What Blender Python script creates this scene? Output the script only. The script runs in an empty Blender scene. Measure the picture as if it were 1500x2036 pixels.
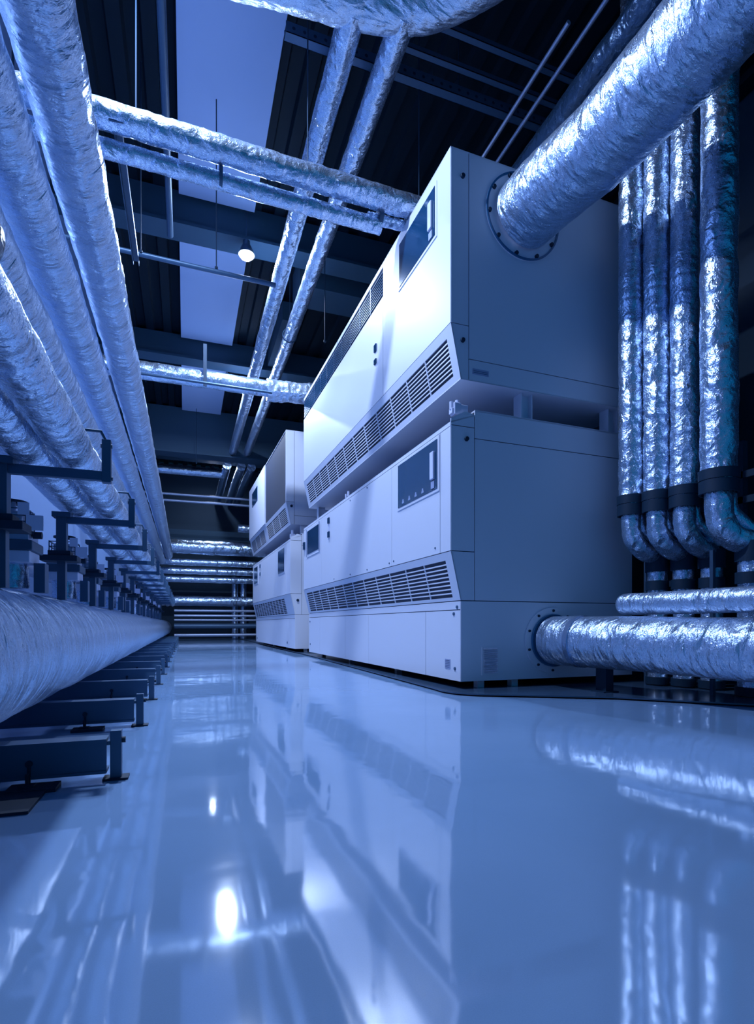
import bpy, bmesh, math, random
from mathutils import Vector, Matrix, noise
random.seed(7)
S = bpy.context.scene
COL = S.collection
PI = math.pi

# ---------------------------------------------------------------- camera
TH = 0.3414
cam_d = bpy.data.cameras.new('camera')
cam = bpy.data.objects.new('camera', cam_d); COL.objects.link(cam)
cam.location = (0, 0, 0.6)
cam.rotation_euler = (PI/2, 0, -TH)
cam_d.sensor_fit = 'VERTICAL'; cam_d.sensor_height = 36; cam_d.sensor_width = 36*1500/2036
cam_d.lens = 1072.6/2036*36
cam_d.shift_y = (1242.2-1018)/2036
cam_d.clip_start = 0.05; cam_d.clip_end = 200
S.camera = cam
S.view_settings.view_transform = 'Standard'
S.view_settings.look = 'None'
S.view_settings.gamma = 1
S.view_settings.use_curve_mapping = False
S.view_settings.exposure = 0.08

# ---------------------------------------------------------------- light
W = bpy.data.worlds.new('world'); S.world = W; W.use_nodes = True
bg = W.node_tree.nodes['Background']
bg.inputs[0].default_value = (0.001, 0.24, 0.56, 1); bg.inputs[1].default_value = 0.38
LAMP_COL = (0.54, 0.69, 1.0)
LAMPS = [(-0.42, 4.36, 6.62, 370), (0.96, 9.2, 6.8, 310), (1.0, 14.3, 6.82, 420), (1.05, 22.7, 6.8, 60)]  # third lamp is an added one, kept out of sight, brightening the unit fronts
for i, (x, y, z, e) in enumerate(LAMPS):
    l = bpy.data.lights.new('lamp_light', 'AREA'); l.energy = e; l.color = LAMP_COL
    l.shape = 'DISK'; l.size = 0.22
    o = bpy.data.objects.new('lamp_light', l); o.location = (x, y, z-0.09); COL.objects.link(o)

# ---------------------------------------------------------------- materials
def mat(name, col, rough=0.5, metal=0.0, spec=0.5, coat=0.0, emit=None, es=0):
    m = bpy.data.materials.new(name); m.use_nodes = True
    b = m.node_tree.nodes['Principled BSDF']
    b.inputs['Base Color'].default_value = (*col, 1)
    b.inputs['Roughness'].default_value = rough
    b.inputs['Metallic'].default_value = metal
    b.inputs['Specular IOR Level'].default_value = spec
    b.inputs['Coat Weight'].default_value = coat
    b.inputs['Coat Roughness'].default_value = 0.15
    if emit:
        b.inputs['Emission Color'].default_value = (*emit, 1); b.inputs['Emission Strength'].default_value = es
    return m
def nt(m): return m.node_tree.nodes, m.node_tree.links, m.node_tree.nodes['Principled BSDF']
def add_noise_bump(m, scale, strength, dist=0.01, detail=6, stretch=(1, 1, 1), rough_var=None, col_var=None):
    N, L, b = nt(m)
    tc = N.new('ShaderNodeTexCoord'); mp = N.new('ShaderNodeMapping'); mp.inputs['Scale'].default_value = stretch
    L.new(tc.outputs['Object'], mp.inputs['Vector'])
    n = N.new('ShaderNodeTexNoise'); n.inputs['Scale'].default_value = scale; n.inputs['Detail'].default_value = detail
    L.new(mp.outputs[0], n.inputs['Vector'])
    bp = N.new('ShaderNodeBump'); bp.inputs['Strength'].default_value = strength; bp.inputs['Distance'].default_value = dist
    L.new(n.outputs[0], bp.inputs['Height']); L.new(bp.outputs[0], b.inputs['Normal'])
    if rough_var:
        r = N.new('ShaderNodeMapRange'); r.inputs[3].default_value, r.inputs[4].default_value = rough_var
        L.new(n.outputs[0], r.inputs[0]); L.new(r.outputs[0], b.inputs['Roughness'])
    return m
def foil(name, base, rough=0.3, metal=0.8, s1=10, s2=40, k=0.7, stretch=(1, 1, 1), dm=1.0):
    """crumpled aluminium insulation foil: creases from ridged noise at two scales over soft dents"""
    m = mat(name, base, rough, metal)
    N, L, b = nt(m)
    tc = N.new('ShaderNodeTexCoord'); mp = N.new('ShaderNodeMapping'); mp.inputs['Scale'].default_value = stretch
    L.new(tc.outputs['Object'], mp.inputs['Vector'])
    prev = None
    for (sc, typ, st, dist, det, dis) in [(s1*0.5, 'FBM', .8, .03, 2, .3), (s1, 'RIDGED_MULTIFRACTAL', .55, .010, 3, .8), (s2, 'RIDGED_MULTIFRACTAL', .55, .0035, 3, .6), (s2*3.2, 'FBM', .45, .0020, 2, .2)]:
        n = N.new('ShaderNodeTexNoise'); n.noise_type = typ; n.inputs['Scale'].default_value = sc
        n.inputs['Detail'].default_value = det; n.inputs['Distortion'].default_value = dis
        L.new(mp.outputs[0], n.inputs['Vector'])
        bp = N.new('ShaderNodeBump'); bp.inputs['Strength'].default_value = min(1, st*k); bp.inputs['Distance'].default_value = dist*dm
        L.new(n.outputs[0], bp.inputs['Height'])
        if prev: L.new(prev.outputs[0], bp.inputs['Normal'])
        prev = bp
    L.new(prev.outputs[0], b.inputs['Normal'])
    r = N.new('ShaderNodeMapRange'); r.inputs[3].default_value = rough*0.7; r.inputs[4].default_value = rough*1.5
    L.new(n.outputs[0], r.inputs[0]); L.new(r.outputs[0], b.inputs['Roughness'])
    return m

M_FOIL = foil('foil', (0.58, 0.71, 0.90), 0.25, 0.90, 12, 42, 1.5, (1, 1, 1), 1.4)
M_FOIL_BIG = foil('foil_large_duct', (0.58, 0.71, 0.90), 0.27, 0.86, 7, 30, 1.5, (1, 2.4, 1), 1.8)
M_FOIL_FAR = foil('foil_small_pipe', (0.54, 0.68, 0.88), 0.25, 0.92, 12, 40, 1.3)
M_FOIL_BLACK = foil('foil_black', (0.02, 0.05, 0.10), 0.22, 0.5, 12, 30, 1.3)
M_TAPE = foil('foil_tape', (0.55, 0.65, 0.85), 0.22, 0.9, 12, 40, 0.5)
M_PAINT = add_noise_bump(mat('white_paint', (0.66, 0.69, 0.80), 0.48, 0.0, 0.4, 0.0), 220, 0.04, 0.001, 2)
M_CORE = mat('machine_gap', (0.02, 0.03, 0.06), 0.7)
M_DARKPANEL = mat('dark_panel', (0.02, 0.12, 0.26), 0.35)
M_SCREEN = mat('screen_glass', (0.005, 0.04, 0.10), 0.14, 0, 0.4)
M_DARKMETAL = add_noise_bump(mat('dark_steel', (0.05, 0.10, 0.17), 0.45, 0.5), 60, 0.1, 0.002)
M_STEEL = add_noise_bump(mat('painted_steel', (0.05, 0.11, 0.20), 0.42, 0.3), 80, 0.08, 0.002)
M_STEEL_LT = mat('galvanised_steel', (0.35, 0.42, 0.58), 0.4, 0.6)
M_RUBBER = mat('dark_rubber', (0.006, 0.025, 0.055), 0.6, 0, 0.3)
M_LABEL = mat('label_plate', (0.30, 0.36, 0.55), 0.4)
M_LIGHTPLATE = mat('pale_plate', (0.62, 0.66, 0.85), 0.4)
M_PRINT = mat('label_print', (0.06, 0.09, 0.18), 0.6)
M_LENS = mat('lamp_lens', (0.9, 0.9, 1.0), 0.3, emit=(0.75, 0.80, 1.0), es=60)
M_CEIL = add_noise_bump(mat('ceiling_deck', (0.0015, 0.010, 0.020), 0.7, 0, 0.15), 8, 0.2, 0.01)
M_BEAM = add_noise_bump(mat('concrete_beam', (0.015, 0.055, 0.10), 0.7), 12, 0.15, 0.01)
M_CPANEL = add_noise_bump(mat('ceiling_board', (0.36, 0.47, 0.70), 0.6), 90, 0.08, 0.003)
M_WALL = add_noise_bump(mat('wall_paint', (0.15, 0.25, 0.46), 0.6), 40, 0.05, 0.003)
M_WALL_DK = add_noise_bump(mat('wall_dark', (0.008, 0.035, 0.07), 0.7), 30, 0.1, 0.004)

def floor_mat():
    m = mat('epoxy_floor', (0.17, 0.27, 0.56), 0.05, 0.0, 1.0)
    N, L, b = nt(m)
    b.inputs['IOR'].default_value = 1.95
    tc = N.new('ShaderNodeTexCoord')
    n = N.new('ShaderNodeTexNoise'); n.inputs['Scale'].default_value = 1.7; n.inputs['Detail'].default_value = 3; n.inputs['Distortion'].default_value = 0.4
    n2 = N.new('ShaderNodeTexNoise'); n2.inputs['Scale'].default_value = 0.9; n2.inputs['Detail'].default_value = 8
    n3 = N.new('ShaderNodeTexNoise'); n3.inputs['Scale'].default_value = 420; n3.inputs['Detail'].default_value = 2
    for q in (n, n2, n3): L.new(tc.outputs['Object'], q.inputs['Vector'])
    bp = N.new('ShaderNodeBump'); bp.inputs['Strength'].default_value = 0.15; bp.inputs['Distance'].default_value = 0.02
    L.new(n.outputs[0], bp.inputs['Height'])
    L.new(bp.outputs[0], b.inputs['Normal'])
    r = N.new('ShaderNodeMapRange'); r.inputs[3].default_value = 0.015; r.inputs[4].default_value = 0.10
    L.new(n2.outputs[0], r.inputs[0]); L.new(r.outputs[0], b.inputs['Roughness'])
    cr = N.new('ShaderNodeValToRGB')
    cr.color_ramp.elements[0].position = 0.3; cr.color_ramp.elements[0].color = (0.20, 0.34, 0.57, 1)
    cr.color_ramp.elements[1].position = 0.75; cr.color_ramp.elements[1].color = (0.26, 0.41, 0.66, 1)
    mx = N.new('ShaderNodeMixRGB'); mx.blend_type = 'MULTIPLY'; mx.inputs[0].default_value = 0.15
    L.new(n2.outputs[0], cr.inputs[0]); L.new(cr.outputs[0], mx.inputs[1]); L.new(n3.outputs[0], mx.inputs[2])
    L.new(mx.outputs[0], b.inputs['Base Color'])
    return m
M_FLOOR = floor_mat()
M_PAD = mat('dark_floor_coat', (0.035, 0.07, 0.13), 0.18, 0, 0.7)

# ---------------------------------------------------------------- helpers
def link(name, bm, m, parent=None, smooth=True):
    me = bpy.data.meshes.new(name); bm.normal_update()
    bm.to_mesh(me); bm.free()
    me.materials.append(m)
    if smooth:
        for p in me.polygons: p.use_smooth = True
        try: me.set_sharp_from_angle(angle=math.radians(38))
        except Exception: pass
    o = bpy.data.objects.new(name, me); COL.objects.link(o)
    if parent: o.parent = parent
    return o
def tag(o, label, cat, group=None, kind=None):
    if label: o['label'] = label
    if cat: o['category'] = cat
    if group: o['group'] = group
    if kind: o['kind'] = kind
    return o
def thing(name, label, cat, loc=(0, 0, 0), rz=0, group=None):
    o = bpy.data.objects.new(name, None); COL.objects.link(o)
    o.location = loc; o.rotation_euler = (0, 0, rz); o.empty_display_size = 0.1
    return tag(o, label, cat, group)
def struct(name, bm, m, smooth=False):
    o = link(name, bm, m, None, smooth); o['kind'] = 'structure'; return o
def children(o, table={}): return [c for c in COL.objects if c.parent == o]
def dup(root, loc, label=None, rz=None):
    r = root.copy(); COL.objects.link(r); r.location = loc
    if rz is not None: r.rotation_euler = (0, 0, rz)
    if label: r['label'] = label
    for ch in children(root):
        c = ch.copy(); COL.objects.link(c); c.parent = r
        for g in children(ch):
            d = g.copy(); COL.objects.link(d); d.parent = c
    return r
def box(bm, x0, x1, y0, y1, z0, z1, bev=0.0):
    r = bmesh.ops.create_cube(bm, size=1)
    for v in r['verts']:
        v.co = Vector(((x0+x1)/2+v.co.x*(x1-x0), (y0+y1)/2+v.co.y*(y1-y0), (z0+z1)/2+v.co.z*(z1-z0)))
    if bev:
        es = list({e for v in r['verts'] for e in v.link_edges})
        bmesh.ops.bevel(bm, geom=es, offset=bev, segments=2, affect='EDGES', profile=0.5)
    return bm
def B(*a, bev=0.0):
    bm = bmesh.new()
    if a: box(bm, *a, bev=bev)
    return bm
def frame_of(d):
    d = d.normalized(); up = Vector((0, 0, 1)) if abs(d.z) < 0.95 else Vector((0, 1, 0))
    s = d.cross(up).normalized(); return s, s.cross(d).normalized()
def cyl(bm, p, q, r, seg=16, r2=None, caps=True):
    p, q = Vector(p), Vector(q); s, u = frame_of(q-p); r2 = r if r2 is None else r2
    A = [bm.verts.new(p+(s*math.cos(a)+u*math.sin(a))*r) for a in [2*PI*i/seg for i in range(seg)]]
    C = [bm.verts.new(q+(s*math.cos(a)+u*math.sin(a))*r2) for a in [2*PI*i/seg for i in range(seg)]]
    for i in range(seg):
        j = (i+1) % seg; bm.faces.new((A[i], A[j], C[j], C[i]))
    if caps: bm.faces.new(A[::-1]); bm.faces.new(C)
    return bm
def ring(bm, c, d, r0, r1, t, seg=48):
    """flat annular flange, centre c, axis d, from radius r0 to r1, thickness t along d"""
    c, d = Vector(c), Vector(d).normalized(); s, u = frame_of(d); L = []
    for i in range(seg):
        a = 2*PI*i/seg; e = s*math.cos(a)+u*math.sin(a)
        L.append([bm.verts.new(c+e*r0), bm.verts.new(c+e*r1), bm.verts.new(c+e*r1+d*t), bm.verts.new(c+e*r0+d*t)])
    for i in range(seg):
        j = (i+1) % seg
        for k in range(4): bm.faces.new((L[i][k], L[j][k], L[j][(k+1) % 4], L[i][(k+1) % 4]))
    return bm
def plate(bm, pts, t, off=0.0):
    """slab over polygon pts (outer face), thickness t inward of the polygon normal"""
    P = [Vector(p) for p in pts]
    n = (P[1]-P[0]).cross(P[2]-P[0]).normalized()
    A = [bm.verts.new(p+n*off) for p in P]; C = [bm.verts.new(p+n*(off-t)) for p in P]
    bm.faces.new(A); bm.faces.new(C[::-1])
    k = len(P)
    for i in range(k):
        j = (i+1) % k; bm.faces.new((A[j], A[i], C[i], C[j]))
    return bm
def bevel_all(bm, w, seg=2):
    bmesh.ops.recalc_face_normals(bm, faces=bm.faces)
    es = [e for e in bm.edges if len(e.link_faces) == 2 and e.calc_face_angle(0) > 0.5]
    bmesh.ops.bevel(bm, geom=es, offset=w, segments=seg, affect='EDGES', profile=0.5)
    return bm
def smooth_path(pts, rad, step=0.05):
    """polyline with rounded corners, resampled"""
    P = [Vector(p) for p in pts]; out = [P[0]]
    for i in range(1, len(P)-1):
        a, b, c = P[i-1], P[i], P[i+1]
        d1, d2 = (a-b), (c-b); r = min(rad, d1.length*0.49, d2.length*0.49)
        s, e = b+d1.normalized()*r, b+d2.normalized()*r
        n = 9
        for k in range(n+1):
            t = k/n; out.append((1-t)**2*s+2*t*(1-t)*b+t*t*e)
    out.append(P[-1])
    res = [out[0]]
    for a, b in zip(out, out[1:]):
        n = max(1, int((b-a).length/step))
        for k in range(1, n+1): res.append(a.lerp(b, k/n))
    return res
def wrap_tube(pts, r, rad=0.2, step=0.05, seg=40, amp=0.03, seams=0.9, ridge=True, seed=0, round_start=False, round_end=False, ripple=0.0, caps=True):
    """insulated pipe: tube with soft lumps, wrap seams and a lengthwise overlap ridge"""
    bm = bmesh.new(); P = smooth_path(pts, rad, step); n = len(P)
    rnd = random.Random(seed); so = Vector((rnd.random()*40, rnd.random()*40, rnd.random()*40))
    prev_s = None; rings = []; dist = 0; ra = rnd.random()*6.28; nxt = seams*(0.4+rnd.random()*0.6)
    sk = 0
    for i, p in enumerate(P):
        d = (P[min(i+1, n-1)]-P[max(i-1, 0)]).normalized()
        if prev_s is None: s, u = frame_of(d)
        else:
            s = (prev_s-d*prev_s.dot(d)).normalized(); u = s.cross(d).normalized()
        prev_s = s
        if i: dist += (p-P[i-1]).length
        if dist > nxt: nxt += seams*(0.75+rnd.random()*0.5); sk = 3
        fade = 1.0; rr = r
        L = []
        for j in range(seg):
            a = 2*PI*j/seg; e = s*math.cos(a)+u*math.sin(a)
            q = p+e*r
            h = noise.noise((q+so)*(0.55/r))*amp*1.2+noise.noise((q+so)*(1.6/r))*amp*0.8
            h += noise.noise((q+so)*(4.5/r))*amp*0.35
            if ripple: h += ripple*math.sin(dist*2*PI/(0.11)+3*noise.noise((q+so)*3))*max(0, noise.noise((q+so)*2.2)+0.1)
            if sk: h -= amp*(0.5 if sk == 2 else 0.2)
            if ridge:
                da = (a-ra-0.15*math.sin(dist*1.3)+PI) % (2*PI)-PI
                h += amp*0.9*math.exp(-(da/0.13)**2)
            rad_i = r*(1+h)
            if round_start and dist < r*0.8: rad_i *= math.sqrt(max(0.02, 1-((r*0.8-dist)/(r*0.8))**2))
            rem = sum(0 for _ in ())
            L.append(bm.verts.new(p+e*rad_i))
        if sk: sk -= 1
        rings.append(L)
    if round_end:
        for b in range(min(len(rings), int(r*0.8/step)+1)):
            L = rings[-1-b]; c = P[-1-b]; f = math.sqrt(max(0.05, 1-((r*0.8-b*step)/(r*0.8))**2))
            for v in L: v.co = c+(v.co-c)*f
    for A, C in zip(rings, rings[1:]):
        for j in range(seg):
            k = (j+1) % seg; bm.faces.new((A[j], A[k], C[k], C[j]))
    if caps: bm.faces.new(rings[0][::-1]); bm.faces.new(rings[-1])
    bmesh.ops.recalc_face_normals(bm, faces=bm.faces)
    return bm
def band(p, d, r, w, m, parent, name='tape_band', t=0.006, seg=40):
    """a collar round a pipe"""
    p, d = Vector(p), Vector(d).normalized()
    bm = bmesh.new(); ring(bm, p-d*w/2, d, r*0.95, r+t, w, seg)
    bmesh.ops.recalc_face_normals(bm, faces=bm.faces)
    return link(name, bm, m, parent)
def pipe(label, pts, r, m=None, name='insulated_pipe', cat='pipe', group=None, bands=(), bm_m=None, **kw):
    t = thing(name, label, cat, pts[0], 0, group)
    o = Vector(pts[0]); loc = [Vector(p)-o for p in pts]
    link('foil_jacket', wrap_tube(loc, r, **kw), m or M_FOIL, t)
    for (p, d) in bands: band(Vector(p)-o, d, r, 0.05, bm_m or M_TAPE, t)
    return t

# ================================================================ STRUCTURE
def floor_mesh():
    bm = bmesh.new()
    bmesh.ops.create_grid(bm, x_segments=2, y_segments=2, size=1)
    for v in bm.verts: v.co = Vector((v.co.x*5.5+3.5, v.co.y*17+11.0, 0))
    return bm
struct('floor', floor_mesh(), M_FLOOR)
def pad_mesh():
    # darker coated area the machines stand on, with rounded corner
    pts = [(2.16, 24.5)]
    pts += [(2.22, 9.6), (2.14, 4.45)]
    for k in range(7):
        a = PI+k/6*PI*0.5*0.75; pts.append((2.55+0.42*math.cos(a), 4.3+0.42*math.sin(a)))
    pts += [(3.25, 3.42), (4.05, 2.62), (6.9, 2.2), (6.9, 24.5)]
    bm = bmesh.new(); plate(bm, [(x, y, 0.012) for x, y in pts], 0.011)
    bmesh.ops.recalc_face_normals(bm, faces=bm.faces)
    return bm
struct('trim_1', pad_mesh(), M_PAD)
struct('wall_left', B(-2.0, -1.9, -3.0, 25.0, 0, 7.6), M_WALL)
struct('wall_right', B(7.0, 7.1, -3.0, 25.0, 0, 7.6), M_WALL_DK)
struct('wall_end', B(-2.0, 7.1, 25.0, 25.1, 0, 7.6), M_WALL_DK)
def ceiling_mesh():
    bm = bmesh.new(); x = -2.0; k = 0
    prof = []
    while x < 7.1:
        prof += [(x, 7.55), (x+0.16, 7.55), (x+0.19, 7.63), (x+0.35, 7.63)]; x += 0.38
    L = []
    for y in (-3.0, 25.1): L.append([bm.verts.new((a, y, b)) for a, b in prof]+[bm.verts.new((prof[-1][0], y, 7.8)), bm.verts.new((prof[0][0], y, 7.8))])
    n = len(L[0])
    for i in range(n): j = (i+1) % n; bm.faces.new((L[0][i], L[0][j], L[1][j], L[1][i]))
    bm.faces.new(L[0]); bm.faces.new(L[1][::-1])
    bmesh.ops.recalc_face_normals(bm, faces=bm.faces)
    return bm
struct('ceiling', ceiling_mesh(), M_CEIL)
# cross beams
n = 1
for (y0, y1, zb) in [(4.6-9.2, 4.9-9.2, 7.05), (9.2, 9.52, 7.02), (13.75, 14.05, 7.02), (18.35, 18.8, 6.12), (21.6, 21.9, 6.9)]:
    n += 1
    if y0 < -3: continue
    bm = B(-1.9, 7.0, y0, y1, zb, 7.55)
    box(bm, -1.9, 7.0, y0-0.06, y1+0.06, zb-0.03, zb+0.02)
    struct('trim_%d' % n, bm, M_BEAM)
# secondary soffits on the right seen behind the pipes
struct('trim_7', B(2.0, 7.0, 9.9, 10.6, 6.9, 7.5), M_BEAM)
struct('trim_8', B(1.95, 2.35, 11.5, 13.7, 7.1, 7.5), M_BEAM)
# pale ceiling boards in a strip
for i, (y0, y1, w) in enumerate([(-3.0, 4.05, 'nearest, above the foil elbow'), (4.08, 9.12, 'behind the pair of crossing pipes'), (9.6, 13.66, 'beyond the lamp'),
                                 (14.13, 18.27, 'farthest from the camera, behind the thin rods')]):
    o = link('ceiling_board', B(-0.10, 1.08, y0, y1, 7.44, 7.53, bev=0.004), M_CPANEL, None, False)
    o.name = 'ceiling_board'
    tag(o, 'pale flat board fixed under the dark ceiling, %s' % w, 'ceiling board', 'row of pale ceiling boards')

# ================================================================ MACHINES
MO = Vector((2.322, 4.30, 0)); MYAW = 0.0207
def mloc(b, z=0): return (MO.x-b*math.sin(MYAW), MO.y+b*math.cos(MYAW), z)
G = 0.004   # half gap between panels
def fpanel(bm, a, b0, b1, z0, z1, t=0.012):
    plate(bm, [(a, b1-G, z0+G), (a, b0+G, z0+G), (a, b0+G, z1-G), (a, b1-G, z1-G)], t)
def fslab(a0, b0, b1, z0, z1, proud, bev=0.003):
    bm = B(a0-proud, a0+0.004, b0, b1, z0, z1); 
    if bev: bevel_all(bm, bev)
    return bm
def grille(parent, A, Bt, b0, b1, nsl, ndiv, label=None, m_s=None, m_d=None):
    """louvred opening on a slanted face. A=(a,z) lower edge, Bt=(a,z) upper edge"""
    A = Vector((A[0], 0, A[1])); T = Vector((Bt[0], 0, Bt[1])); up = (T-A); H = up.length; un = up.normalized()
    nrm = Vector((-un.z, 0, un.x)); 
    if nrm.x > 0: nrm = -nrm
    def P(b, h, o=0): v = A+un*h+nrm*o; return Vector((v.x, b, v.z))
    bm = bmesh.new(); plate(bm, [P(b1, 0, -.03), P(b0, 0, -.03), P(b0, H, -.03), P(b1, H, -.03)], 0.01)
    g = link('grille', bm, M_CORE, parent, False)
    bm = bmesh.new()
    for i in range(1, nsl):
        h = H*i/nsl; w = H/nsl*0.16
        plate(bm, [P(b1, h-w, -.001), P(b0, h-w, -.001), P(b0, h+w, -.004), P(b1, h+w, -.004)], 0.006)
        plate(bm, [P(b1, h+w, -.004), P(b0, h+w, -.004), P(b0, h-w*0.6, -.028), P(b1, h-w*0.6, -.028)], 0.003)
    link('slat', bm, m_s or M_PAINT, g, False)
    for i in range(1, ndiv):
        b = b0+(b1-b0)*i/ndiv; w = 0.006
        bm = bmesh.new(); plate(bm, [P(b+w, 0, .0), P(b-w, 0, .0), P(b-w, H, .0), P(b+w, H, .0)], 0.02)
        link('divider', bm, m_d or M_PAINT, g, False)
    return g
def bolt(parent, p, d, r, name='knob', m=None, h=0.02):
    p = Vector(p); d = Vector(d)
    bm = cyl(bmesh.new(), p, p+d*h, r, 14, r*0.85); return link(name, bm, m or M_RUBBER, parent)
def prism(prof, b0, b1):
    """profile in (a,z), extruded along b"""
    bm = bmesh.new()
    A = [bm.verts.new((a, b0, z)) for a, z in prof]; C = [bm.verts.new((a, b1, z)) for a, z in prof]
    n = len(prof)
    for i in range(n): j = (i+1) % n; bm.faces.new((A[i], A[j], C[j], C[i]))
    bm.faces.new(A); bm.faces.new(C[::-1]); bmesh.ops.recalc_face_normals(bm, faces=bm.faces)
    return bm
WD = 2.0
def side_parts(t, L, lower, far):
    """end face panels (facing the camera)"""
    z0, zk, zt, ztt = (0.086, 0.816, 1.259, 2.41) if lower else (2.80, 2.80, 3.29, 4.856)
    if not lower: ztt = 4.856
    top = 2.54 if lower else 4.856
    # narrow front column of the end face
    bm = bmesh.new()
    if lower:
        plate(bm, [(0+G, 0, zk+G), (0.14, 0, zk+G), (0.14, 0, zt-G), (-0.1+G, 0, zt-G)], 0.012)
        plate(bm, [(-0.1+G, 0, zt+G), (0.14, 0, zt+G), (0.14, 0, 2.38-G), (-0.1+G, 0, 2.38-G)], 0.012)
        plate(bm, [(-0.1+G, 0, 2.38+G), (0.14, 0, 2.38+G), (0.14, 0, 2.50), (0.05, 0, 2.52), (-0.1+G, 0, 2.44)], 0.012)
    else:
        plate(bm, [(0+G, 0, z0+G), (0.08, 0, z0+G), (0.08, 0, zt-G), (-0.1+G, 0, zt-G)], 0.012)
        plate(bm, [(-0.1+G, 0, zt+G), (0.08, 0, zt+G), (0.08, 0, top-G), (-0.1+G, 0, top-G)], 0.012)
    link('corner_panel', bm, M_PAINT, t, False)
    x0 = 0.148 if lower else 0.088
    bm = bmesh.new()
    if lower:
        plate(bm, [(G, 0, z0+G), (WD, 0, z0+G), (WD, 0, zk-G), (G, 0, zk-G)], 0.012)
        link('end_panel', bm, M_PAINT, t, False); bm = bmesh.new()
        plate(bm, [(x0, 0, zk+G), (WD, 0, zk+G), (WD, 0, 2.285-G), (x0, 0, 2.285-G)], 0.012)
        link('end_panel', bm, M_PAINT, t, False); bm = bmesh.new()
        plate(bm, [(x0, 0, 2.285+G), (WD, 0, 2.285+G), (WD, 0, top), (x0, 0, top)], 0.012)
    else:
        plate(bm, [(x0, 0, z0+G), (WD, 0, z0+G), (WD, 0, 2.995-G), (x0, 0, 2.995-G)], 0.012)
        link('end_panel', bm, M_PAINT, t, False); bm = bmesh.new()
        plate(bm, [(x0, 0, 2.995+G), (WD, 0, 2.995+G), (WD, 0, top-G), (x0, 0, top-G)], 0.012)
    link('end_panel', bm, M_PAINT, t, False)
def lower_unit(label, b, L, far):
    t = thing('cooling_unit', label, 'cooling unit', mloc(b), MYAW, 'white cooling units in two stacks')
    i = 0.012
    prof = [(i, .086+i), (WD-i, .086+i), (WD-i, 2.53), (.15, 2.53), (.15, 2.5), (0.04, 2.5), (-0.1+i, 2.41), (-0.1+i, 1.26), (i, .816)]
    link('body', prism(prof, i, L-i), M_CORE, t, False)
    link('top_panel', B(.15, WD, 0.0, L, 2.53, 2.545), M_PAINT, t, False)
    bm = bmesh.new(); plate(bm, [(-0.1, L, 2.41), (-0.1, 0, 2.41), (0.15, 0, 2.50), (0.15, L, 2.50)], 0.012)
    link('top_edge', bm, M_PAINT, t, False)
    # skirt
    def skirt(b0, b1, z0, z1):
        bm = bmesh.new(); fpanel(bm, 0, b0, b1, z0, z1); link('skirt_panel', bm, M_PAINT, t, False)
    skirt(0, L, .735, .816)
    cuts = [0, .71, 2.43, 3.45, 4.95, L] if not far else [0, 0.6, L]
    for c0, c1 in zip(cuts, cuts[1:]): skirt(c0, c1, .086, .735)
    # slanted frame round the grille
    a = lambda z: -0.1*(z-.816)/(1.259-.816)
    gz0, gz1, gb0, gb1 = .85, 1.185, (0.13 if not far else .75), L-.15
    bm = bmesh.new()
    def sl(b0, b1, z0, z1): plate(bm, [(a(z0), b1, z0), (a(z0), b0, z0), (a(z1), b0, z1), (a(z1), b1, z1)], 0.012)
    sl(0, L, .82, gz0); sl(0, L, gz1, 1.255); sl(0, gb0, gz0, gz1); sl(gb1, L, gz0, gz1)
    link('grille_frame', bm, M_PAINT, t, False)
    grille(t, (a(gz0), gz0), (a(gz1), gz1), gb0, gb1, 9, 12)
    # upper door panels
    cuts = [0, .20, 1.38, 4.44, L] if not far else [0, .45, L-.3, L]
    for c0, c1 in zip(cuts, cuts[1:]):
        bm = bmesh.new(); fpanel(bm, -.1, c0, c1, 1.259, 2.37); link('door_panel', bm, M_PAINT, t, False)
    bm = bmesh.new(); fpanel(bm, -.1, 0, L, 2.37, 2.41); link('door_panel', bm, M_PAINT, t, False)
    side_parts(t, L, True, far)
    return t
def screen(t, b0, b1, z0, z1, handle=True, fr=0.03):
    f = link('screen_frame', fslab(-.1, b0-fr, b1+fr, z0-fr, z1+fr, 0.008), M_PAINT, t, False)
    s = link('screen', fslab(-.108, b0, b1, z0, z1, 0.005, 0.001), M_SCREEN, t, False)
    s['label'] = 'dark glossy control window'
    if handle:
        h = link('screen_handle', fslab(-.111, b0+.05, b0+.12, z0+.10, z0+.36, 0.022, 0.006), M_LIGHTPLATE, s, False)
        link('screen_lock', fslab(-.111, b0+.05, b0+.12, z0+.015, z0+.085, 0.008, 0.002), M_LABEL, s, False)
    return s
def feet(t, L, xs=(0.25, 0.62, 1.7), bs=None, z1=.1):
    for b in bs or (0.1, L*0.35, L*0.68, L-.15):
        for x in xs:
            if b > .2 and .3 < x < 1: continue
            bm = B(x-.035, x+.035, b-.035, b+.035, 0.012, z1); box(bm, x-.09, x+.09, b-.06, b+.06, 0.012, .022)
            link('foot', bm, M_PAINT, t, False)

LL = 5.75
U1 = lower_unit('near lower white cooling unit with large dark window and foil duct at its base', 0, LL, False)
s = screen(U1, .24, 1.17, 1.87, 2.33)
for k in range(4):   # small reflected-looking button marks printed along the bottom of the window
    bm = bmesh.new(); cyl(bm, (-.112, .55+k*.16, 1.925), (-.1145, .55+k*.16, 1.925), .016, 10)
    box(bm, -.1145, -.112, .525+k*.16, .575+k*.16, 1.895, 1.915)
    link('button', bm, M_LABEL, s, False)
s2 = screen(U1, 4.62, 5.42, 1.88, 2.30, False, 0.05)
for q in (4.56, 5.46): link('screen_trim', B(-.118, -.108, q, q+.02, 1.84, 2.34), M_STEEL_LT, s2, False)
h = link('door_handle', fslab(-.1, 3.95, 4.03, 2.20, 2.29, .02), M_SCREEN, U1, False)
link('door_handle', fslab(-.1, 3.95, 4.03, 1.98, 2.07, .02), M_SCREEN, U1, False)
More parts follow.
